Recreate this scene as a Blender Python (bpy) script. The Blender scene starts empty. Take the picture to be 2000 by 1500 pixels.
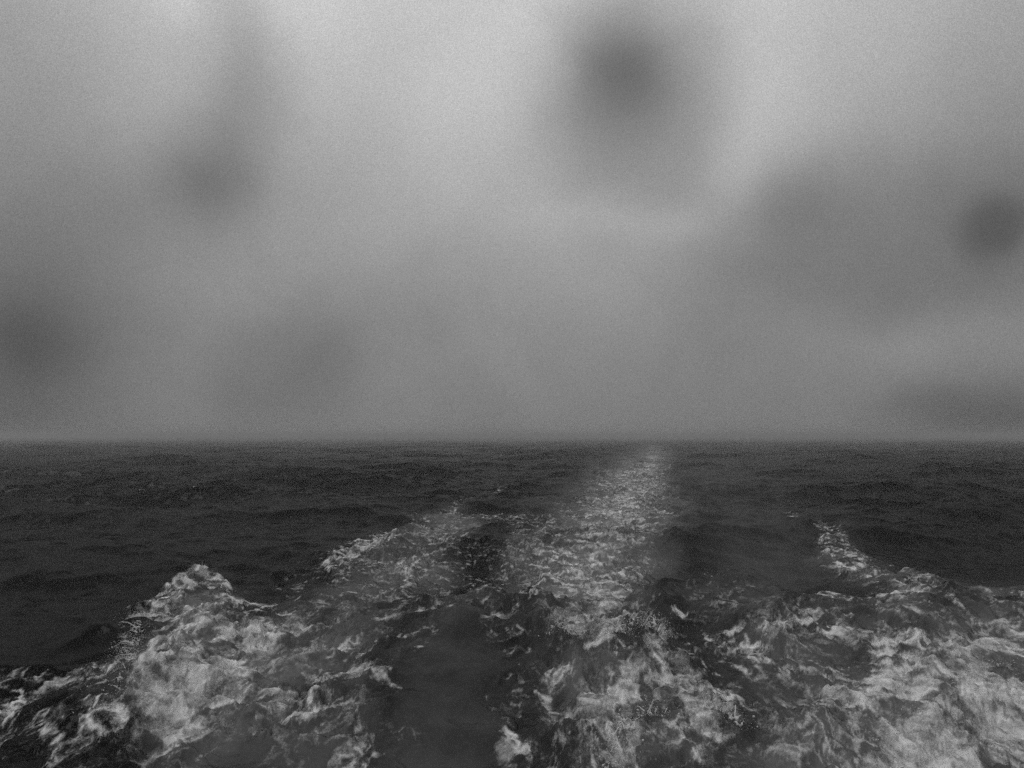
import bpy, math
import numpy as np

# ------------------------------------------------------------------ camera
FOC = 1556.0                      # focal length in pixels of the 2000 px wide picture
CAM_H = 5.0                       # eye height above the water at the stern rail
PITCH = math.atan((851 - 750) / FOC)
S = bpy.context.scene
COL = S.collection
cam_d = bpy.data.cameras.new('camera')
cam = bpy.data.objects.new('camera', cam_d)
COL.objects.link(cam)
cam_d.sensor_width = 36.0
cam_d.lens = FOC / 2000 * 36.0
cam_d.clip_end = 100000.0
cam_d.clip_start = 0.1
cam.location = (0, 0, CAM_H)
cam.rotation_euler = (math.pi / 2 + PITCH, 0, math.radians(0.0))
S.camera = cam
S.render.resolution_x = 1024
S.render.resolution_y = 768
S.view_settings.view_transform = 'Standard'
S.view_settings.look = 'None'
S.view_settings.exposure = 0.0
S.view_settings.gamma = 1.0
S.cycles.use_denoising = False
S.cycles.max_bounces = 5
S.cycles.volume_bounces = 1
S.cycles.use_adaptive_sampling = True      # leave some photon grain in the dark picture
S.cycles.adaptive_threshold = 0.30
S.cycles.adaptive_min_samples = 20
CP, SP = math.cos(PITCH), math.sin(PITCH)


def ray(px, py):
    """direction in the world of a point seen in the photograph"""
    a, b = (px - 1000) / FOC, (750 - py) / FOC
    return np.array([a, CP - b * SP, SP + b * CP])


def water_at(px, py):
    d = ray(px, py)
    t = -CAM_H / d[2]
    return np.array([d[0] * t, d[1] * t])


# ------------------------------------------------------------------ node helpers
class NT:
    def __init__(self, tree):
        self.t = tree
        self.n = tree.nodes
        self.l = tree.links

    def new(self, kind, **kw):
        nd = self.n.new(kind)
        for k, v in kw.items():
            setattr(nd, k, v)
        return nd

    def put(self, sock, v):
        if isinstance(v, (int, float, tuple, list)):
            sock.default_value = v
        else:
            self.l.new(v, sock)

    def math(self, op, a, b=0.0, c=0.0, clamp=False):
        nd = self.new('ShaderNodeMath', operation=op, use_clamp=clamp)
        for i, v in enumerate((a, b, c)):
            self.put(nd.inputs[i], v)
        return nd.outputs[0]

    def noise(self, vec, scale, detail=2.0, rough=0.5, dist=0.0, lac=2.0):
        nd = self.new('ShaderNodeTexNoise')
        self.put(nd.inputs['Vector'], vec)
        nd.inputs['Scale'].default_value = scale
        nd.inputs['Detail'].default_value = detail
        nd.inputs['Roughness'].default_value = rough
        nd.inputs['Distortion'].default_value = dist
        nd.inputs['Lacunarity'].default_value = lac
        return nd.outputs[0]

    def ramp(self, x, pts, interp='LINEAR'):
        nd = self.new('ShaderNodeValToRGB')
        cr = nd.color_ramp
        cr.interpolation = interp
        while len(cr.elements) < len(pts):
            cr.elements.new(0.5)
        for e, (p, v) in zip(cr.elements, pts):
            e.position = p
            e.color = (v, v, v, 1)
        self.put(nd.inputs[0], x)
        return nd.outputs[0]


# ------------------------------------------------------------------ sky
SUN_EL, SUN_AZ = math.radians(54), math.radians(-100)     # the brightest part of the overcast, to the left
world = bpy.data.worlds.new('World')
S.world = world
world.use_nodes = True
w = NT(world.node_tree)
w.n.clear()
geo = w.new('ShaderNodeTexCoord')
sep = w.new('ShaderNodeSeparateXYZ')
w.l.new(geo.outputs['Generated'], sep.inputs[0])
dx, dy, dz = sep.outputs
az = w.math('ARCTAN2', dx, dy)
el = w.math('ARCSINE', dz)
# soft noise breaks up the outline of the sky patches
wob1 = w.math('SUBTRACT', w.noise(geo.outputs['Generated'], 4.0, 3.0, 0.55), 0.5)
off = w.new('ShaderNodeVectorMath', operation='ADD')
w.l.new(geo.outputs['Generated'], off.inputs[0])
off.inputs[1].default_value = (7.3, 1.9, 4.1)
wob2 = w.math('SUBTRACT', w.noise(off.outputs[0], 4.5, 3.0, 0.55), 0.5)
azw = w.math('ADD', az, w.math('MULTIPLY', wob1, 0.10))
elw = w.math('ADD', el, w.math('MULTIPLY', wob2, 0.08))
# brightness of the overcast by height above the horizon (display value)
val = w.ramp(w.math('MULTIPLY', elw, 1 / 1.5, clamp=True),
             [(0.0, .490), (0.012, .500), (0.045, .503), (0.105, .550), (0.165, .622),
              (0.235, .700), (0.30, .745), (0.36, .765), (0.6, .80), (1.0, .74)], 'B_SPLINE')
SKY_PATCHES = [  # x, y in the photograph give the direction; widths in radians come from pixels; brightness change: cloud tone, blurred lens drops and vignetting put into the sky
    (1220, 120, 95, 80, -.135), (1225, 170, 150, 130, -.10), (1240, 185, 180, 180, -.085, 3.6), (1470, 200, 50, 150, .01), (1410, 350, 60, 60, .025), (1290, 40, 60, 40, .03),
    (490, 110, 85, 80, -.07), (480, 205, 95, 70, -.08), (430, 340, 105, 80, -.15), (290, 400, 170, 90, -.05),
    (-60, 150, 200, 380, -.11), (60, 700, 95, 70, -.085), (0, 640, 210, 170, -.05), (130, 560, 280, 170, -.02),
    (570, 700, 115, 100, -.04, 4), (620, 10, 110, 80, .05), (335, 0, 60, 40, .05), (470, 20, 60, 60, -.03),
    (1570, 370, 140, 90, -.10), (1560, 500, 190, 110, -.08), (1935, 452, 56, 52, -.085, 3.5), (1960, 370, 170, 110, -.11),
    (2030, 520, 190, 90, -.07), (1930, 822, 140, 45, -.12), (2080, 60, 300, 240, -.12), (1850, 685, 170, 40, .03),
    (1790, 570, 120, 50, -.02), (950, 130, 140, 150, .03), (-20, 830, 170, 60, -.06), (1030, 430, 120, 120, .02),
    (1480, 280, 60, 120, .03), (1160, 425, 120, 36, .03), (1320, 420, 90, 36, .035), (1440, 300, 45, 80, .03), (330, 560, 120, 60, .01),
]
for (cx, cy, rx, ry, amp, *pw) in SKY_PATCHES:
    d = ray(cx, cy)
    d /= np.linalg.norm(d)
    a0, e0 = math.atan2(d[0], d[1]), math.asin(d[2])
    ca = math.cos(a0) * math.cos(e0)
    sx, sy = rx / FOC * ca, ry / FOC * ca
    qx = w.math('MULTIPLY', w.math('SUBTRACT', azw, a0), 1 / (sx * 1.25))
    qy = w.math('MULTIPLY', w.math('SUBTRACT', elw, e0), 1 / (sy * 1.25))
    r2 = w.math('ADD', w.math('MULTIPLY', qx, qx), w.math('MULTIPLY', qy, qy))
    if pw:
        r2 = w.math('POWER', r2, pw[0] / 2)
    g = w.math('POWER', 2.71828, w.math('MULTIPLY', r2, -1.0))
    val = w.math('ADD', val, w.math('MULTIPLY', g, amp))
broad = w.math('SUBTRACT', w.noise(geo.outputs['Generated'], 5.0, 5.0, 0.55, .4), 0.5)
val = w.math('ADD', val, w.math('MULTIPLY', broad, 0.10))
# fine speckle painted into the sky brightness as film grain
speck = w.math('SUBTRACT', w.noise(geo.outputs['Generated'], 1150.0, 1.0, 0.6), 0.5)
val = w.math('MULTIPLY', val, w.math('MULTIPLY_ADD', speck, 0.52, 1.0))
lin = w.math('MULTIPLY', w.math('POWER', w.math('MAXIMUM', val, 0.02), 2.2), 10.0)
nish = w.new('ShaderNodeTexSky', sky_type='NISHITA')
nish.sun_disc = False
nish.sun_elevation = SUN_EL
nish.sun_rotation = SUN_AZ
nish.air_density = 2.0
nish.dust_density = 6.0
bw = w.new('ShaderNodeRGBToBW')
w.l.new(nish.outputs[0], bw.inputs[0])
mix = w.math('ADD', w.math('MULTIPLY', lin, 0.97), w.math('MULTIPLY', bw.outputs[0], 0.006))
bg = w.new('ShaderNodeBackground')
bg.inputs['Strength'].default_value = 0.1
w.l.new(mix, bg.inputs['Color'])
wo = w.new('ShaderNodeOutputWorld')
w.l.new(bg.outputs[0], wo.inputs[0])

sun_d = bpy.data.lights.new('sun', 'SUN')
sun_d.energy = 0.65
sun_d.angle = math.radians(25)
sun_d.color = (1, 1, 1)
sun = bpy.data.objects.new('sun', sun_d)
COL.objects.link(sun)
sun.rotation_euler = (math.pi / 2 - SUN_EL, 0, math.pi - SUN_AZ)
sun.location = (0, 0, 60)

# ------------------------------------------------------------------ noise in numpy
RNG = np.random.default_rng(11)


def _hash(ix, iy, seed):
    h = (ix.astype(np.int64) * 374761393 + iy.astype(np.int64) * 668265263 + seed * 974711) & 0xffffffff
    h = ((h ^ (h >> 13)) * 1274126177) & 0xffffffff
    h = (h ^ (h >> 16)) & 0xffff
    return h


_ANG = np.linspace(0, 2 * np.pi, 65536, endpoint=False)
_GX, _GY = np.cos(_ANG).astype(np.float32), np.sin(_ANG).astype(np.float32)


def perlin(x, y, seed=0):
    ix, iy = np.floor(x), np.floor(y)
    fx, fy = (x - ix).astype(np.float32), (y - iy).astype(np.float32)
    ix, iy = ix.astype(np.int32), iy.astype(np.int32)
    u = fx * fx * fx * (fx * (fx * 6 - 15) + 10)
    v = fy * fy * fy * (fy * (fy * 6 - 15) + 10)

    def g(ox, oy):
        h = _hash(ix + ox, iy + oy, seed)
        return _GX[h] * (fx - ox) + _GY[h] * (fy - oy)
    a = g(0, 0); b = g(1, 0); c = g(0, 1); d = g(1, 1)
    top = a + (b - a) * u
    bot = c + (d - c) * u
    return (top + (bot - top) * v) * 1.45


def fbm(x, y, octs, seed=0, gain=0.5):
    s = 0; a = 1.0; t = 0
    for i in range(octs):
        k = 2.03 ** i
        s = s + a * perlin(x * k + 13.7 * i, y * k - 7.1 * i, seed + i)
        t += a
        a *= gain
    return s / t


def ridged(x, y, octs, seed=0, gain=0.55):
    s = 0; a = 1.0; t = 0
    for i in range(octs):
        k = 2.07 ** i
        s = s + a * (1 - np.abs(perlin(x * k + 5.3 * i, y * k + 9.1 * i, seed + i)) * 1.6)
        t += a
        a *= gain
    return s / t


def billow(x, y, octs, seed=0, gain=0.5):
    s = 0; a = 1.0; t = 0
    for i in range(octs):
        k = 2.07 ** i
        s = s + a * np.abs(perlin(x * k + 3.3 * i, y * k - 4.1 * i, seed + i)) * 1.8
        t += a
        a *= gain
    return s / t


def lace(x, y, octs, seed=0):
    """ridged multifractal: fine threads gather along coarse ones"""
    s = 0; wgt = 1.0; amp = 1.0
    for i in range(octs):
        k = 2.1 ** i
        n = 1 - np.abs(perlin(x * k + 5.3 * i, y * k + 9.1 * i, seed + i)) * 1.35
        n = np.clip(n, 0, 1) ** 2 * wgt
        s = s + n * amp
        wgt = np.clip(n * 1.9, 0, 1)
        amp *= .72
    return s


def sstep(a, b, x):
    t = np.clip((x - a) / (b - a), 0, 1)
    return t * t * (3 - 2 * t)


# ------------------------------------------------------------------ where the foam lies
# every stroke is laid on the flat water: points found with water_at(), then measured on the
# water in the stretched plane (x/y, h/y) so that far foam is long and thin as in a real wake
class Plane:
    def __init__(self, X, Y):
        Yc = np.maximum(Y, 1.0)
        self.u = (X / Yc * 1556).astype(np.float32)
        self.v = (CAM_H / Yc * 1556).astype(np.float32)


def uv_of(px, py):
    p = water_at(px, py)
    return p[0] / p[1] * 1556, CAM_H / p[1] * 1556


def stroke(P, pts, asp=1.0):
    """soft 0..1 field round a polyline of (px, py, half width); returns the field and side (sign across it)"""
    q = [(*uv_of(a, b), c) for a, b, c in pts]
    best = np.full(P.u.shape, 9.0, np.float32)
    if len(q) == 1:
        q = q + [(q[0][0] + 0.5, q[0][1], q[0][2])]
    for (x0, y0, w0), (x1, y1, w1) in zip(q[:-1], q[1:]):
        ex, ey = x1 - x0, (y1 - y0) / asp
        t = np.clip(((P.u - x0) * ex + (P.v - y0) / asp * ey) / (ex * ex + ey * ey + 1e-9), 0, 1)
        dd = np.hypot(P.u - x0 - t * ex, (P.v - y0) / asp - t * ey) / (w0 + (w1 - w0) * t)
        best = np.minimum(best, dd)
    return best


def soft(d, hard=0.5):
    return 1 - sstep(hard, 1.45, d)


# (density of foam cover, edge hardness, points)
FOAM = [
    (.98, .45, [(270, 1445, 60), (310, 1390, 85), (335, 1330, 90), (375, 1265, 80), (420, 1215, 50)]),
    (.76, .2, [(440, 1240, 60), (500, 1280, 60), (430, 1370, 70)]),
    (.88, .2, [(230, 1520, 100), (340, 1450, 100), (440, 1380, 80)]),
    (.62, .3, [(60, 1600, 130), (180, 1510, 90), (290, 1450, 90), (420, 1400, 60)]),
    (.80, .3, [(300, 1240, 26), (370, 1200, 30), (430, 1190, 30)]),
    (.42, .3, [(-150, 1470, 70), (0, 1440, 55), (150, 1395, 45), (260, 1360, 40)]),
    (.45, .3, [(-100, 1560, 80), (60, 1490, 50), (220, 1460, 45)]),
    (.30, .3, [(230, 1260, 30), (220, 1330, 40), (120, 1370, 30)]),
    (.95, .5, [(300, 1195, 28), (370, 1155, 26), (410, 1128, 26), (440, 1128, 18)]),
    (.50, .3, [(470, 1160, 24), (600, 1160, 20), (700, 1150, 24)]),
    (.68, .3, [(590, 1218, 26), (640, 1212, 32), (680, 1200, 18)]),
    (.62, .3, [(640, 1108, 22), (720, 1075, 22), (790, 1038, 20), (850, 1020, 12)]),
    (.50, .3, [(690, 1180, 22), (760, 1130, 26), (830, 1085, 22), (900, 1050, 14)]),
    (.36, .3, [(820, 1015, 12), (910, 990, 12), (980, 955, 8)]),
    (.45, .3, [(900, 1010, 22), (980, 1010, 22), (1060, 1020, 20)]),
    (.52, .3, [(430, 1250, 60), (560, 1310, 60), (680, 1330, 60)]),
    (.50, .3, [(400, 1420, 90), (560, 1420, 80), (690, 1440, 70), (690, 1600, 90)]),
    (.60, .3, [(440, 1210, 30), (520, 1250, 30), (600, 1262, 20)]),
    (.66, .0, [(1275, 880, 18), (1275, 900, 40), (1250, 930, 66), (1230, 960, 90), (1220, 1000, 110), (1190, 1050, 130),
               (1150, 1100, 130), (1125, 1160, 130), (1140, 1230, 110)]),
    (.44, .0, [(970, 1290, 70), (1030, 1380, 80), (1060, 1480, 80)]),
    (.42, .0, [(820, 1310, 60), (800, 1420, 80), (790, 1600, 90)]),
    (.34, .0, [(930, 1110, 60), (1020, 1100, 60), (1090, 1190, 80)]),
    (.45, .1, [(880, 1230, 60), (960, 1210, 60), (1050, 1240, 60)]),
    (.52, .0, [(1620, 1060, 22), (1720, 1125, 50), (1850, 1180, 60), (2000, 1210, 60)]),
    (.45, .2, [(1480, 1200, 40), (1600, 1240, 60), (1800, 1240, 60), (2000, 1260, 60)]),
    (.50, .2, [(1350, 1300, 60), (1520, 1330, 60), (1700, 1330, 60), (1850, 1320, 60)]),
    (.45, .2, [(1420, 1400, 60), (1560, 1400, 70), (1680, 1420, 70), (1760, 1500, 90)]),
    (.50, .2, [(1100, 1380, 60), (1120, 1450, 70), (1130, 1560, 80)]),
    (.42, .1, [(620, 1400, 80), (710, 1370, 70), (740, 1450, 80)]),
    (.42, .2, [(480, 1310, 80), (640, 1290, 70), (740, 1300, 60)]),
    (.55, .3, [(1010, 1055, 26), (1090, 1062, 26), (1150, 1055, 20)]),
    (.48, .3, [(900, 1185, 24), (990, 1160, 30), (1060, 1160, 30)]),
    (.58, .3, [(1090, 1125, 24), (1160, 1120, 26), (1220, 1115, 16)]),
    (.80, .4, [(1310, 1135, 8), (1340, 1136, 8), (1358, 1126, 8)]),
    (.75, .4, [(1270, 1007, 5), (1310, 1003, 8), (1340, 1002, 5)]),
    (.70, .3, [(1120, 1195, 40), (1170, 1225, 50), (1165, 1275, 50)]),
    (.78, .35, [(1080, 1300, 28), (1130, 1310, 50), (1190, 1330, 50)]),
    (.45, .3, [(960, 1245, 40), (1040, 1260, 50), (1100, 1270, 40)]),
    (1.0, .4, [(1190, 1430, 60), (1270, 1385, 85), (1360, 1378, 80), (1450, 1400, 60)]),
    (.74, .2, [(1230, 1450, 80), (1340, 1430, 70), (1440, 1440, 60)]),
    (.66, .3, [(1200, 1290, 40), (1250, 1290, 50), (1310, 1320, 40)]),
    (.60, .3, [(1160, 1470, 70), (1180, 1600, 90)]),
    (.55, .3, [(1300, 1500, 60), (1420, 1480, 50)]),
    (.46, .1, [(1530, 1010, 5), (1600, 1040, 14), (1660, 1070, 26), (1720, 1100, 42), (1800, 1145, 42)]),
    (.66, .3, [(1680, 1165, 22), (1760, 1160, 26), (1850, 1190, 26), (1960, 1190, 26), (2100, 1200, 40)]),
    (.70, .3, [(1900, 1220, 26), (1990, 1235, 40), (2200, 1290, 100)]),
    (.70, .4, [(1385, 1205, 10), (1410, 1193, 10), (1440, 1208, 7)]),
    (.38, .3, [(1400, 1190, 26), (1550, 1220, 34), (1680, 1240, 30), (1800, 1260, 34)]),
    (.55, .3, [(1370, 1290, 40), (1500, 1310, 46), (1650, 1290, 40), (1740, 1280, 40), (1830, 1300, 40)]),
    (.75, .4, [(1720, 1400, 60), (1830, 1370, 60), (1910, 1335, 55), (2000, 1320, 70), (2200, 1330, 120)]),
    (.85, .4, [(1780, 1500, 70), (1880, 1450, 80), (2000, 1420, 110), (2200, 1450, 160)]),
    (.50, .3, [(1560, 1420, 50), (1640, 1480, 70), (1660, 1600, 90)]),
    (.25, .2, [(1330, 1230, 80), (1480, 1260, 90)]),
    (.36, .2, [(560, 1190, 150), (740, 1130, 110), (880, 1060, 80)]),
    (.30, .2, [(500, 1350, 160), (900, 1230, 160), (1200, 1200, 120)]),
]
# milky, bubble filled water, plus grey tones of the lens drop
MILK = [
    (.34, -.8, [(890, 1400, 70), (885, 1450, 110)]),  # pale middle of the lens drop, added as lighter water colour
    (.44, .1, [(380, 1470, 160), (560, 1440, 160), (700, 1420, 90)]),
    (.85, .0, [(1275, 876, 20), (1275, 900, 55), (1250, 930, 85), (1230, 960, 110), (1220, 1000, 135), (1190, 1050, 155),
               (1150, 1100, 155), (1125, 1160, 150), (1140, 1230, 120)]),
    (.20, .0, [(1290, 900, 60), (1400, 960, 170), (1480, 1030, 150), (1500, 1120, 180)]),
    (.50, .1, [(300, 1420, 140), (380, 1260, 100), (430, 1160, 60)]),
    (.60, .1, [(480, 1400, 200), (620, 1250, 150), (760, 1120, 90), (900, 1030, 60)]),
    (.22, .1, [(900, 1270, 130), (900, 1400, 170), (880, 1600, 200)]),  # grey of the lens drop, put into the water colour
    (.46, .1, [(1150, 1300, 150), (1280, 1400, 200), (1300, 1600, 220)]),
    (.42, .1, [(1400, 1250, 140), (1600, 1300, 160), (1750, 1300, 150)]),
    (.36, .0, [(1640, 1080, 60), (1780, 1140, 70), (2000, 1190, 60)]),
    (.55, .1, [(1600, 1450, 200), (1850, 1420, 200), (2100, 1300, 200)]),
]
LENS_DROP = [(1.0, -.05, [(905, 1325, 55), (905, 1400, 105), (895, 1480, 120), (885, 1700, 140)])]  # smooth, foam-free water added in place of a drop blurred on the lens
DARK = [(.6, .2, [(1680, 1322, 40)]), (.6, .2, [(1540, 1365, 60), (1600, 1380, 50)]), (.5, .2, [(850, 1165, 80)]),
        (.5, .2, [(1380, 1080, 90), (1400, 1150, 100)]), (.5, .2, [(560, 1345, 60)]), (.45, .2, [(700, 1260, 70)]),
        (.5, .2, [(1500, 1180, 120), (1640, 1170, 50)])]
# raised crests: height in metres, half widths on the near/left and far/right flanks come from the points
CRESTS = [
    (.46, [(120, 1640, 170), (210, 1500, 130), (290, 1400, 110), (340, 1310, 105), (390, 1245, 80), (440, 1205, 60)]),
    (.26, [(330, 1176, 50), (400, 1158, 52), (460, 1152, 46)]),
    (.45, [(1210, 1460, 100), (1290, 1440, 110), (1380, 1425, 100), (1440, 1440, 80)]),
    (.28, [(1200, 1320, 70), (1270, 1320, 70)]),
    (.26, [(620, 1130, 44), (730, 1090, 40), (800, 1050, 30)]),
    (.30, [(840, 1285, 90), (950, 1272, 100), (1060, 1290, 90)]),
    (.28, [(1110, 1330, 70), (1190, 1340, 70)]),
    (.42, [(1700, 1435, 110), (1840, 1415, 110), (1940, 1380, 110), (2150, 1370, 170)]),
    (.32, [(1850, 1220, 54), (1990, 1230, 64), (2200, 1270, 100)]),
    (.22, [(1640, 1085, 50), (1760, 1135, 60)]),
    (.25, [(1090, 1080, 56), (1170, 1070, 56)]),
    (.22, [(1270, 1016, 20), (1330, 1012, 20)]),
    (.20, [(1300, 1146, 28), (1350, 1144, 28)]),
    (.22, [(1370, 1220, 34), (1440, 1218, 36)]),
    (.30, [(400, 1000, 30), (520, 994, 34), (620, 992, 30), (720, 1000, 24)]),
    (.28, [(1600, 968, 16), (1720, 970, 22), (1800, 966, 24), (1900, 970, 20)]),
    (.34, [(1780, 1034, 26), (1900, 1024, 34), (2080, 1034, 44)]),
    (.30, [(60, 1118, 80), (200, 1104, 76), (340, 1118, 60)]),
    (.20, [(130, 1250, 70), (240, 1236, 50)]),
]

# ------------------------------------------------------------------ wind sea: a sum of trochoidal waves
NW = 110
LAM = np.exp(np.linspace(np.log(0.5), np.log(34.0), NW)) * RNG.uniform(.93, 1.07, NW)
DIRN = np.radians(97) + RNG.normal(0, 1, NW) * np.interp(np.log(LAM), np.log([1, 2.5, 6, 20]), [.8, .6, .36, .25])
PHI = RNG.uniform(0, 2 * np.pi, NW)
SLOPE = np.interp(np.log(LAM), np.log([.5, 1, 2, 4, 7, 12, 20, 34]), [.032, .050, .058, .056, .053, .055, .040, .015])


def sea(X, Y, spacing):
    Z = np.zeros_like(X); DX = np.zeros_like(X); DY = np.zeros_like(X)
    grp = 0.85 + 0.6 * perlin(X / 31, Y / 43, 91)
    grp = np.clip(grp, .6, 1.7)
    for lam, th, ph, sl in zip(LAM, DIRN, PHI, SLOPE):
        k = 2 * math.pi / lam
        amp = sl / k * sstep(1.8, 4.0, lam / spacing)
        if lam < 12:
            amp = amp * grp
        p = k * (X * math.cos(th) + Y * math.sin(th)) + ph
        s, c = np.sin(p), np.cos(p)
        Z += amp * c
        q = 1.0 * amp
        DX -= q * math.cos(th) * s
        DY -= q * math.sin(th) * s
    return Z, DX, DY


def layers(X, Y):
    """foam cover, milky water and raised water at points of the plane"""
    P = Plane(X, Y)
    near = Y < 700
    # a wandering offset keeps edges ragged
    wx = fbm(X / 1.7, Y / 1.7, 3, 301); wy = fbm(X / 1.7, Y / 1.7, 3, 321)
    lowx = fbm(X / 9, Y / 16, 3, 341)
    P.u = P.u + wx * np.clip(P.v * .11, 0, 60) + lowx * np.clip(P.v * .35, 0, 55)
    P.v = P.v + wy * np.clip(P.v * .06, 0, 26)
    D = np.zeros_like(X); M = np.zeros_like(X); H = np.zeros_like(X); C = np.zeros_like(X)
    for a, h, pts in FOAM:
        D = np.maximum(D, min(1, a * 1.22) * soft(stroke(P, pts, .62), h))
    for a, h, pts in MILK:
        M = np.maximum(M, a * soft(stroke(P, pts, .62), h))
    for a, h, pts in LENS_DROP:
        C = np.maximum(C, a * soft(stroke(P, pts, .9), h))
    C = np.clip(C * 1.15 + .75 * fbm(X / .9, Y / 2.2, 3, 371) * sstep(0, .5, C) * (1 - .6 * C), 0, 1)
    K = np.zeros_like(X)
    for a, h, pts in DARK:
        K = np.maximum(K, a * soft(stroke(P, pts, .5), -.4))
    for hgt, pts in CRESTS:
        d = stroke(P, pts, .45)
        H = H + hgt * np.exp(-d * d * 1.1)
    D = D * (1 - .3 * sstep(90, 300, np.hypot(X, Y)))
    D = D * np.clip(.95 + .62 * fbm(X / 3.5, Y / 6.0, 3, 361), .25, 1.25)
    return np.clip(D, 0, 1) * (1 - C) * (1 - K), M * (1 - .25 * K), H, C


def equalize(T, mask):
    v = np.sort(T[mask][::37])
    return np.interp(T, v, np.linspace(0, 1, len(v))).astype(np.float32)


# ------------------------------------------------------------------ the water sheet
QUAL = 1.0
th_in = np.linspace(-math.radians(37), math.radians(37), int(1200 * QUAL))
th_out = math.radians(37) + (math.radians(80) - math.radians(37)) * np.linspace(0.004, 1, 70) ** 1.5
TH = np.concatenate([-th_out[::-1], th_in, th_out])
rr = [2.5]
while rr[-1] < 45000:
    r = rr[-1]
    f = 0.0021 if r < 70 else 0.0021 + (min(r, 900) - 70) / 830 * 0.010
    if r < 8:
        f = .008
    if r > 900:
        f = 0.0121 + (r - 900) / 6000 * .05
    rr.append(r * (1 + min(f, .12) / QUAL))
RR = np.array(rr)
NR, NT_ = len(RR), len(TH)
R2, T2 = np.meshgrid(RR, TH, indexing='ij')
X = (R2 * np.sin(T2)).astype(np.float64)
Y = (R2 * np.cos(T2)).astype(np.float64)
spac = np.maximum(np.gradient(RR)[:, None], R2 * 0.0011 / QUAL)
Z, DX, DY = sea(X, Y, spac)
D = np.zeros_like(X); M = np.zeros_like(X); H = np.zeros_like(X); C = np.zeros_like(X)
nrow = int(np.searchsorted(RR, 420))
n_ = slice(0, nrow)
Dn, Mn, Hn, Cn = layers(X[n_], Y[n_])
D[n_] = Dn; M[n_] = Mn; H[n_] = Hn; C[n_] = Cn
Xn, Yn = X[n_], Y[n_]
# churned water: boils, creases and chop where the wake has stirred it
stir = np.clip(Dn * 1.1 + Mn * .7, 0, 1) * (1 - .8 * Cn)
fade = 1 - sstep(40, 200, R2[n_])
wx = fbm(Xn / .9, Yn / .9, 2, 41) * .35
wy = fbm(Xn / .9, Yn / .9, 2, 47) * .35
turb = (billow((Xn + wx) / 1.5, (Yn + wy) / 1.5, 3, 51) - .45) * .34 \
    + (ridged((Xn + wx) / .8, (Yn + wy) / .8, 4, 61) - .6) * .17 \
    + fbm((Xn + wx) / .22, (Yn + wy) / .22, 3, 71) * .055
crown = np.clip(Dn - .55, 0, 1) * 2.2
rough_top = (billow((Xn + wx) / .34, (Yn + wy) / .5, 4, 81) - .3) * .09 + (ridged(Xn / .16, Yn / .16, 3, 85) - .6) * .05
Z[n_] = Z[n_] * (1 - .45 * stir) + Hn + turb * stir * fade * 1.1 + rough_top * crown * fade
Z[n_] += fbm(Xn / .5, Yn / .5, 3, 95) * .03 * fade * (1 - stir)
# lacy foam: threads gathered on wandering lines, cover set by density; near the stern the
# threads are drawn out along the ship's course
YT = np.linspace(0, 500, 5001)
ST = 2.1 - 1.6 * sstep(16, 33, YT)
YI = np.concatenate([[0], np.cumsum(.1 / ST[:-1])])
Ys = np.interp(Yn, YT, YI)
lx = fbm(Xn / 1.5, Ys / 1.5, 3, 141) * .55 + fbm(Xn / .35, Ys / .35, 2, 145) * .16
ly = fbm(Xn / 1.5, Ys / 1.5, 3, 151) * .55 + fbm(Xn / .35, Ys / .35, 2, 155) * .16
px_, py_ = Xn + lx, Ys + ly + Z[n_] * .9
T1 = lace(px_ / 1.25, py_ / 1.25, 6, 161)
T2 = lace(px_ / .42, py_ / .42, 5, 171)
Tb = fbm(px_ / 2.4, py_ / 2.4, 3, 181)
T = T1 + .8 * T2 + .45 * Tb + .6 * np.clip(turb, -.2, .25)
T = equalize(T, Dn > .1)
T = np.where(R2[n_] > 120, .5 + .5 * (T - .5), T)
E = T - (1 - Dn * 1.04)
Fo = np.zeros_like(X)
T3 = equalize(lace(px_ / .75 + 3, py_ / .75, 7, 211) + .8 * lace(px_ / .21, py_ / .21, 5, 221), Dn > .1)
Fo[n_] = (.40 * sstep(-.30, .25, E) + .60 * sstep(.0, .72, E)) * sstep(0.02, .25, Dn)
solid = sstep(.6, 1.0, Dn) * .30
Fo[n_] *= (.34 + solid) + (.66 - solid) * sstep(.15, .92, T3)
veil = np.clip(Mn * 1.3 + Dn * .9, 0, 1) * (1 - .9 * Cn)
Fo[n_] = np.maximum(Fo[n_], .62 * veil * sstep(.35, 1.0, T3) * sstep(-.5, .3, Tb))
Fo[n_] *= .62 + .38 * sstep(-.35, .35, fbm(px_ / .5, py_ / .5, 4, 191))
# a few wind torn flecks out on the open sea
Mk = M.copy()
Mk[n_] = np.clip(M[n_] * (.75 + .9 * fbm((Xn + lx) / 3.0, (Yn + ly) / 3.0, 4, 201)), 0, 1)

co = np.stack([X + DX, Y + DY, Z], -1).reshape(-1, 3).astype(np.float32)
idx = np.arange(NR * NT_, dtype=np.int32).reshape(NR, NT_)
q = np.stack([idx[:-1, :-1], idx[:-1, 1:], idx[1:, 1:], idx[1:, :-1]], -1).reshape(-1, 4)
CO = co.reshape(NR, NT_, 3)
_c = CO.astype(np.float64)
NRM = np.cross(np.gradient(_c, axis=1), np.gradient(_c, axis=0))
NRM /= np.maximum(np.linalg.norm(NRM, axis=2, keepdims=True), 1e-9)
NRM = NRM.reshape(-1, 3).astype(np.float32)
del _c


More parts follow.
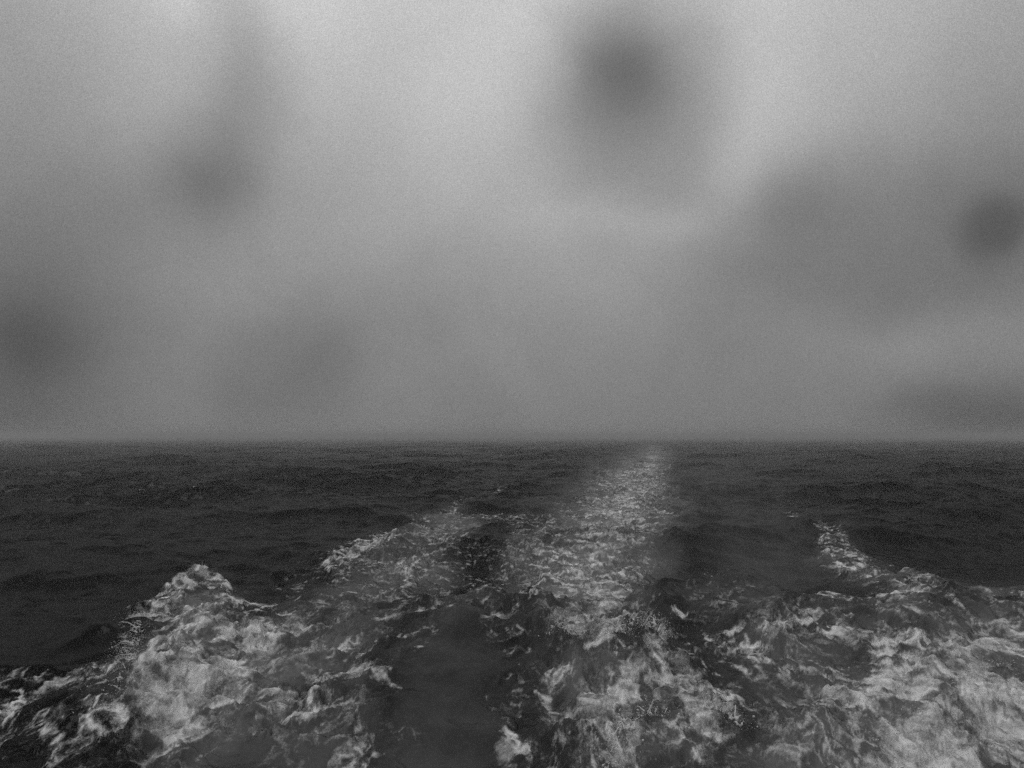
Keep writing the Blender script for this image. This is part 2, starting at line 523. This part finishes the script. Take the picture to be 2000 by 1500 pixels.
# ------------------------------------------------------------------ materials
def water_material():
    m = bpy.data.materials.new('sea_water')
    m.use_nodes = True
    t = NT(m.node_tree)
    t.n.clear()
    pos = t.new('ShaderNodeNewGeometry').outputs['Position']
    foam = t.new('ShaderNodeAttribute', attribute_name='foam').outputs['Fac']
    milk = t.new('ShaderNodeAttribute', attribute_name='milk').outputs['Fac']
    # bubbles: fine breaks in the foam sheet
    al = t.new('ShaderNodeVectorMath', operation='MULTIPLY')       # drawn out along the ship's course
    t.l.new(pos, al.inputs[0])
    al.inputs[1].default_value = (1.0, .75, 1.0)
    al = al.outputs[0]
    n1 = t.noise(al, 8.0, 5.0, .68, .8)
    n2 = t.noise(al, 48.0, 3.0, .65)
    fx = t.math('ADD', foam, t.math('MULTIPLY', t.math('SUBTRACT', n1, .5), .75))
    fx = t.math('ADD', fx, t.math('MULTIPLY', t.math('SUBTRACT', n2, .5), .62))
    cover = t.new('ShaderNodeMapRange', interpolation_type='SMOOTHSTEP')
    t.put(cover.inputs['Value'], fx)
    cover.inputs['From Min'].default_value = .08
    cover.inputs['From Max'].default_value = 1.08
    gate = t.math('MULTIPLY', cover.outputs[0], t.math('MULTIPLY', foam, 6.0, clamp=True))
    st = t.new('ShaderNodeVectorMath', operation='MULTIPLY')       # ripples lie across the wind
    t.l.new(pos, st.inputs[0])
    st.inputs[1].default_value = (.5, 1.0, 1.0)
    st = st.outputs[0]
    bump_in = t.math('ADD', t.math('MULTIPLY', t.noise(st, 3.0, 4.0, .58, .3), .034),
                     t.math('MULTIPLY', t.noise(st, 16.0, 4.0, .6, .3), .0062))
    bw_ = t.new('ShaderNodeBump')
    bw_.inputs['Strength'].default_value = .55
    bw_.inputs['Distance'].default_value = 1.0
    t.put(bw_.inputs['Height'], bump_in)
    mr = t.new('ShaderNodeMapRange')
    t.put(mr.inputs['Value'], t.math('MULTIPLY', milk, t.math('MULTIPLY_ADD', n1, .8, .6)))
    mr.inputs['To Min'].default_value = .004
    mr.inputs['To Max'].default_value = .23
    cc = t.new('ShaderNodeCombineColor')
    for i in range(3):
        t.put(cc.inputs[i], mr.outputs[0])
    body = t.new('ShaderNodeBsdfDiffuse')
    t.put(body.inputs['Color'], cc.outputs[0])
    t.put(body.inputs['Normal'], bw_.outputs[0])
    gl = t.new('ShaderNodeBsdfGlossy')
    gl.inputs['Color'].default_value = (.25, .25, .25, 1)      # grey reflection colour, tuned down to cut most sky glare
    gl.inputs['Roughness'].default_value = .2
    t.put(gl.inputs['Normal'], bw_.outputs[0])
    fr = t.new('ShaderNodeFresnel')
    fr.inputs['IOR'].default_value = 1.33
    t.put(fr.inputs['Normal'], bw_.outputs[0])
    wat = t.new('ShaderNodeMixShader')
    t.put(wat.inputs[0], fr.outputs[0])
    t.l.new(body.outputs[0], wat.inputs[1])
    t.l.new(gl.outputs[0], wat.inputs[2])
    fo = t.new('ShaderNodeBsdfPrincipled')
    fo.inputs['Base Color'].default_value = (.74, .74, .74, 1)
    fo.inputs['Roughness'].default_value = .9
    fo.inputs['Specular IOR Level'].default_value = .15
    bf = t.new('ShaderNodeBump')
    bf.inputs['Strength'].default_value = .7
    bf.inputs['Distance'].default_value = 1.0
    t.put(bf.inputs['Height'], t.math('ADD', t.math('MULTIPLY', n1, .07), t.math('MULTIPLY', n2, .02)))
    t.put(fo.inputs['Normal'], bf.outputs[0])
    mx = t.new('ShaderNodeMixShader')
    t.put(mx.inputs[0], gate)
    t.l.new(wat.outputs[0], mx.inputs[1])
    t.l.new(fo.outputs[0], mx.inputs[2])
    out = t.new('ShaderNodeOutputMaterial')
    t.l.new(mx.outputs[0], out.inputs['Surface'])
    return m


SEA_MAT = water_material()


def froth_material():
    m = bpy.data.materials.new('sea_froth')
    m.use_nodes = True
    t = NT(m.node_tree)
    t.n.clear()
    pos = t.new('ShaderNodeNewGeometry').outputs['Position']
    n = t.noise(pos, 38.0, 3.0, .6)
    cc = t.new('ShaderNodeCombineColor')
    v = t.ramp(n, [(.3, .34), (.7, .62)])
    for i in range(3):
        t.put(cc.inputs[i], v)
    p = t.new('ShaderNodeBsdfPrincipled')
    t.put(p.inputs['Base Color'], cc.outputs[0])
    p.inputs['Roughness'].default_value = .5
    p.inputs['Specular IOR Level'].default_value = .25
    o = t.new('ShaderNodeOutputMaterial')
    t.l.new(p.outputs[0], o.inputs['Surface'])
    return m


FROTH_MAT = froth_material()
def surface_z(x, y):
    r, th = math.hypot(x, y), math.atan2(x, y)
    i = int(np.clip(np.searchsorted(RR, r), 0, NR - 1))
    j = int(np.clip(np.searchsorted(TH, th), 0, NT_ - 1))
    return float(CO[i, j, 2])


def sheet(name, keep, parent=None, origin=(0, 0, 0)):
    """the faces of the sea surface where keep is true, as a mesh of their own"""
    f = q.reshape(NR - 1, NT_ - 1, 4)[keep].reshape(-1, 4)
    used, inv = np.unique(f, return_inverse=True)
    inv = inv.reshape(f.shape).astype(np.int32)
    c = co[used].astype(np.float64) - np.array(origin)
    m = bpy.data.meshes.new(name)
    m.vertices.add(len(c))
    m.vertices.foreach_set('co', c.astype(np.float32).ravel())
    m.loops.add(inv.size)
    m.loops.foreach_set('vertex_index', np.ascontiguousarray(inv.ravel()))
    m.polygons.add(len(f))
    m.polygons.foreach_set('loop_start', np.arange(0, inv.size, 4, dtype=np.int32))
    m.update(calc_edges=True)
    m.polygons.foreach_set('use_smooth', np.ones(len(f), dtype=bool))
    for nm, arr in (('foam', Fo), ('milk', Mk)):
        at = m.attributes.new(nm, 'FLOAT', 'POINT')
        at.data.foreach_set('value', arr.reshape(-1)[used].astype(np.float32))
    if name != 'water':
        m.normals_split_custom_set_from_vertices(NRM[used])
    m.materials.append(SEA_MAT)
    o = bpy.data.objects.new(name, m)
    COL.objects.link(o)
    if parent:
        o.parent = parent
    return o


_g = (1 + 5 ** .5) / 2
ICO_V = np.array([(-1, _g, 0), (1, _g, 0), (-1, -_g, 0), (1, -_g, 0), (0, -1, _g), (0, 1, _g), (0, -1, -_g), (0, 1, -_g),
                  (_g, 0, -1), (_g, 0, 1), (-_g, 0, -1), (-_g, 0, 1)]) / math.hypot(1, _g)
ICO_F = np.array([(0, 11, 5), (0, 5, 1), (0, 1, 7), (0, 7, 10), (0, 10, 11), (1, 5, 9), (5, 11, 4), (11, 10, 2), (10, 7, 6),
                  (7, 1, 8), (3, 9, 4), (3, 4, 2), (3, 2, 6), (3, 6, 8), (3, 8, 9), (4, 9, 5), (2, 4, 11), (6, 2, 10),
                  (8, 6, 7), (9, 8, 1)])


def balls(pts):
    """mesh data of many small beads; pts is a list of (x, y, z, r)"""
    P_ = np.array(pts)
    jit = 1 + RNG.normal(0, .12, (len(P_), 12, 1))
    V = (P_[:, None, :3] + ICO_V[None] * P_[:, None, 3:4] * jit).reshape(-1, 3)
    F = (ICO_F[None] + np.arange(len(P_))[:, None, None] * 12).reshape(-1, 3)
    return V, F


def mesh_obj(name, V, F, parent):
    m = bpy.data.meshes.new(name)
    m.from_pydata(V.tolist(), [], F.tolist())
    m.polygons.foreach_set('use_smooth', np.ones(len(m.polygons), dtype=bool))
    m.materials.append(FROTH_MAT)
    o = bpy.data.objects.new(name, m)
    COL.objects.link(o)
    o.parent = parent
    return o


def fused(name, V, F, parent, voxel):
    """beads melted together into ropes and sheets of thrown water"""
    o = mesh_obj(name, V, F, None)
    md = o.modifiers.new('melt', 'REMESH')
    md.mode = 'VOXEL'
    md.voxel_size = voxel
    md.use_smooth_shade = True
    dg = bpy.context.evaluated_depsgraph_get()
    nm = bpy.data.meshes.new_from_object(o.evaluated_get(dg))
    o.modifiers.clear()
    old = o.data
    o.data = nm
    bpy.data.meshes.remove(old)
    nm.name = name
    if not nm.materials:
        nm.materials.append(FROTH_MAT)
    o.parent = parent
    return o


def on_level(px, py, z):
    d = ray(px, py)
    t = (z - CAM_H) / d[2]
    return np.array([d[0] * t, d[1] * t])


TAKEN = np.zeros((NR - 1, NT_ - 1), dtype=bool)
FACE_F = .25 * (Fo[:-1, :-1] + Fo[:-1, 1:] + Fo[1:, :-1] + Fo[1:, 1:])


def breaking_wave(name, label, cat, region, edge, out, n_str, n_drop, size, z0, up=1.0, thr=.12):
    """a breaking crest: its cap of foam, the ropes of water it throws and the drops around them"""
    mid = edge[len(edge) // 2]
    c = on_level(mid[0], mid[1], z0)
    org = np.array([c[0], c[1], 0.0])
    root = bpy.data.objects.new(name, None)
    COL.objects.link(root)
    root.location = org
    root['label'] = label
    root['category'] = cat
    root['group'] = 'breaking crests along the wake'
    P = Plane(X[:nrow], Y[:nrow])
    d = np.full(X.shape, 9.0)
    P.u = P.u + WX[:nrow] * 26
    P.v = P.v + WY[:nrow] * 12
    d[:nrow] = stroke(P, region, .62)
    keep = (d[:-1, :-1] < 1.05) & (FACE_F > thr) & ~TAKEN
    TAKEN[keep] = True
    sheet('foam_cap', keep, root, org)
    pe = np.array([on_level(a, b, z0) for a, b in edge])
    seg = np.linalg.norm(np.diff(pe, axis=0), axis=1)
    cum = np.concatenate([[0], np.cumsum(seg)])
    rope, drop = [], []
    for k in range(int(n_str * .7)):
        t = RNG.uniform(0, cum[-1])
        b = np.array([np.interp(t, cum, pe[:, 0]), np.interp(t, cum, pe[:, 1])]) + RNG.normal(0, .10 * size, 2)
        z = surface_z(*b) - .01
        v = np.array([out[0] * RNG.uniform(.1, 1.1) + RNG.normal(0, .35), out[1] * RNG.uniform(.1, 1.1) + RNG.normal(0, .35),
                      up * RNG.uniform(.35, 1.25)])
        L = size * min(RNG.gamma(2.0, .27), 1.1)
        r0 = size * RNG.uniform(.022, .06)
        steps = int(np.clip(L * 1.3 / (.5 * r0), 8, 34))
        wob = RNG.normal(0, .02 * size, 3)
        for i in range(steps):
            s_ = i / (steps - 1)
            tt = s_ * L
            p = np.array([b[0] + v[0] * tt, b[1] + v[1] * tt, z + v[2] * tt - 1.1 * tt * tt / max(size, .1)])
            p = p + wob * math.sin(s_ * 6) + RNG.normal(0, .004 * size, 3)
            if p[2] < surface_z(p[0], p[1]) - .04:
                break
            r = r0 * (1 - .72 * s_) * RNG.uniform(.75, 1.25)
            rope.append((*(p - org), max(r, .008)))
        if RNG.random() < .8:
            for _ in range(RNG.integers(1, 4)):
                p2 = p + RNG.normal(0, .07 * size, 3) + np.array([v[0], v[1], v[2] * .5]) * RNG.uniform(0, .2) * size
                if p2[2] > surface_z(p2[0], p2[1]):
                    drop.append((*(p2 - org), min(.005 + RNG.gamma(1.5, .003), .02)))
    # clotted froth on the crest itself
    for k in range(n_str * 2):
        t = RNG.uniform(0, cum[-1])
        b = np.array([np.interp(t, cum, pe[:, 0]), np.interp(t, cum, pe[:, 1])]) + RNG.normal(0, .13 * size, 2) \
            - np.array(out) * abs(RNG.normal(0, .25)) * size
        r = size * RNG.uniform(.014, .035)
        rope.append((b[0] - org[0], b[1] - org[1], surface_z(*b) + r * .3, r))
    for k in range(n_drop * 4):
        t = RNG.uniform(0, cum[-1])
        b = np.array([np.interp(t, cum, pe[:, 0]), np.interp(t, cum, pe[:, 1])]) + RNG.normal(0, .5 * size, 2) \
            + np.array(out) * RNG.uniform(-.6, .8) * size
        z = surface_z(*b) + abs(RNG.normal(0, .22 * size)) * up
        drop.append((*(np.array([b[0], b[1], z]) - org), min(.003 + RNG.gamma(1.2, .0024), .022)))
    V, F = balls(rope)
    r_ = fused('thrown_water', V, F, root, .010)
    r_['kind'] = 'stuff'
    V, F = balls(drop)
    s_ = mesh_obj('spray', V, F, root)
    s_['kind'] = 'stuff'
    return root


WX = np.zeros(X.shape); WY = np.zeros(X.shape)
WX[:nrow] = fbm(Xn / .8, Yn / .8, 3, 501); WY[:nrow] = fbm(Xn / .8, Yn / .8, 3, 507)
breaking_wave('breaking_wave', 'largest white breaking wave, curling out over dark water along the left edge of the wake',
              'breaking wave', [(200, 1490, 90), (300, 1400, 110), (335, 1320, 100), (390, 1240, 75), (430, 1195, 45)],
              [(330, 1180), (285, 1215), (250, 1290), (265, 1320), (235, 1390), (205, 1440)], (-1.0, -.25), 120, 260, .42, .35)
breaking_wave('wave_crest', 'small frothy crest rearing up just behind the largest breaking wave',
              'wave crest', [(345, 1165, 32), (400, 1135, 34), (440, 1132, 24)],
              [(365, 1140), (395, 1122), (420, 1115), (445, 1122)], (-.3, .1), 50, 90, .42, .35)
breaking_wave('splash', 'broad frothy splash mound with spiky top at the bottom, right of the smooth dark patch',
              'splash', [(1170, 1470, 70), (1270, 1410, 90), (1360, 1390, 80), (1440, 1410, 60)],
              [(1180, 1440), (1230, 1390), (1290, 1360), (1350, 1345), (1410, 1365), (1450, 1390)], (0, .25), 120, 220, .36, .45, 1.25)
breaking_wave('splash', 'loose spatter of spiky spray standing behind the broad splash mound',
              'splash', [(1190, 1300, 45), (1260, 1300, 50), (1310, 1310, 36)],
              [(1195, 1300), (1225, 1275), (1260, 1268), (1300, 1290)], (0, 0), 70, 200, .42, .25, 1.2)
breaking_wave('wave_crest', 'ragged little crest licking up beside the right edge of the smooth dark patch',
              'wave crest', [(1070, 1310, 36), (1130, 1310, 44)],
              [(1075, 1305), (1100, 1292), (1150, 1302)], (-.3, 0), 40, 60, .32, .22, 1.1)
breaking_wave('breaking_wave', 'wide sheet of tumbling foam filling the bottom right of the wake',
              'breaking wave', [(1700, 1440, 80), (1840, 1400, 110), (1950, 1370, 120), (2150, 1360, 160)],
              [(1690, 1400), (1780, 1375), (1870, 1325), (1960, 1290), (2060, 1280)], (-.15, .15), 60, 120, .26, .4)
breaking_wave('wave_crest', 'long white crest rolling off the right side of the wake under dark open water',
              'wave crest', [(1780, 1180, 30), (1900, 1195, 36), (2000, 1205, 44), (2150, 1220, 60)],
              [(1790, 1172), (1880, 1172), (1960, 1178), (2060, 1190)], (.1, .2), 40, 60, .26, .3)
breaking_wave('wave_crest', 'tiny pointed whitecap alone on dark water right of the wake centre',
              'wave crest', [(1380, 1208, 24), (1440, 1206, 22)],
              [(1395, 1200), (1410, 1192), (1425, 1200)], (-.1, 0), 16, 16, .22, .2)
FOAMY = (FACE_F > .16) & ~TAKEN
wake = sheet('wake_foam', FOAMY)
water = sheet('water', ~TAKEN & ~FOAMY)
water['kind'] = 'structure'
water['label'] = 'dark choppy grey sea with slow swells'
wake['kind'] = 'stuff'
wake['label'] = 'lacy white foam and bubbles trailing in the wake of the ship'

# ------------------------------------------------------------------ haze
HAZE = 0.0015


def haze_box():
    hm = bpy.data.meshes.new('haze')
    L = 12000.0
    z0, z1 = -4.0, 9.0
    y0 = -60.0
    v = [(-L, y0, z0), (L, y0, z0), (L, L, z0), (-L, L, z0), (-L, y0, z1), (L, y0, z1), (L, L, z1), (-L, L, z1)]
    f = [(0, 3, 2, 1), (4, 5, 6, 7), (0, 1, 5, 4), (1, 2, 6, 5), (2, 3, 7, 6), (3, 0, 4, 7)]
    hm.from_pydata(v, [], f)
    o = bpy.data.objects.new('haze', hm)
    COL.objects.link(o)
    o['kind'] = 'stuff'
    o['label'] = 'thin grey sea haze lying over the water'
    o['category'] = 'haze'
    m = bpy.data.materials.new('haze')
    m.use_nodes = True
    t = NT(m.node_tree)
    t.n.clear()
    pv = t.new('ShaderNodeVolumePrincipled')
    pv.inputs['Color'].default_value = (.55, .55, .55, 1)
    pv.inputs['Density'].default_value = HAZE
    pv.inputs['Anisotropy'].default_value = .2
    out = t.new('ShaderNodeOutputMaterial')
    t.l.new(pv.outputs[0], out.inputs['Volume'])
    hm.materials.append(m)
    return o


haze_box()
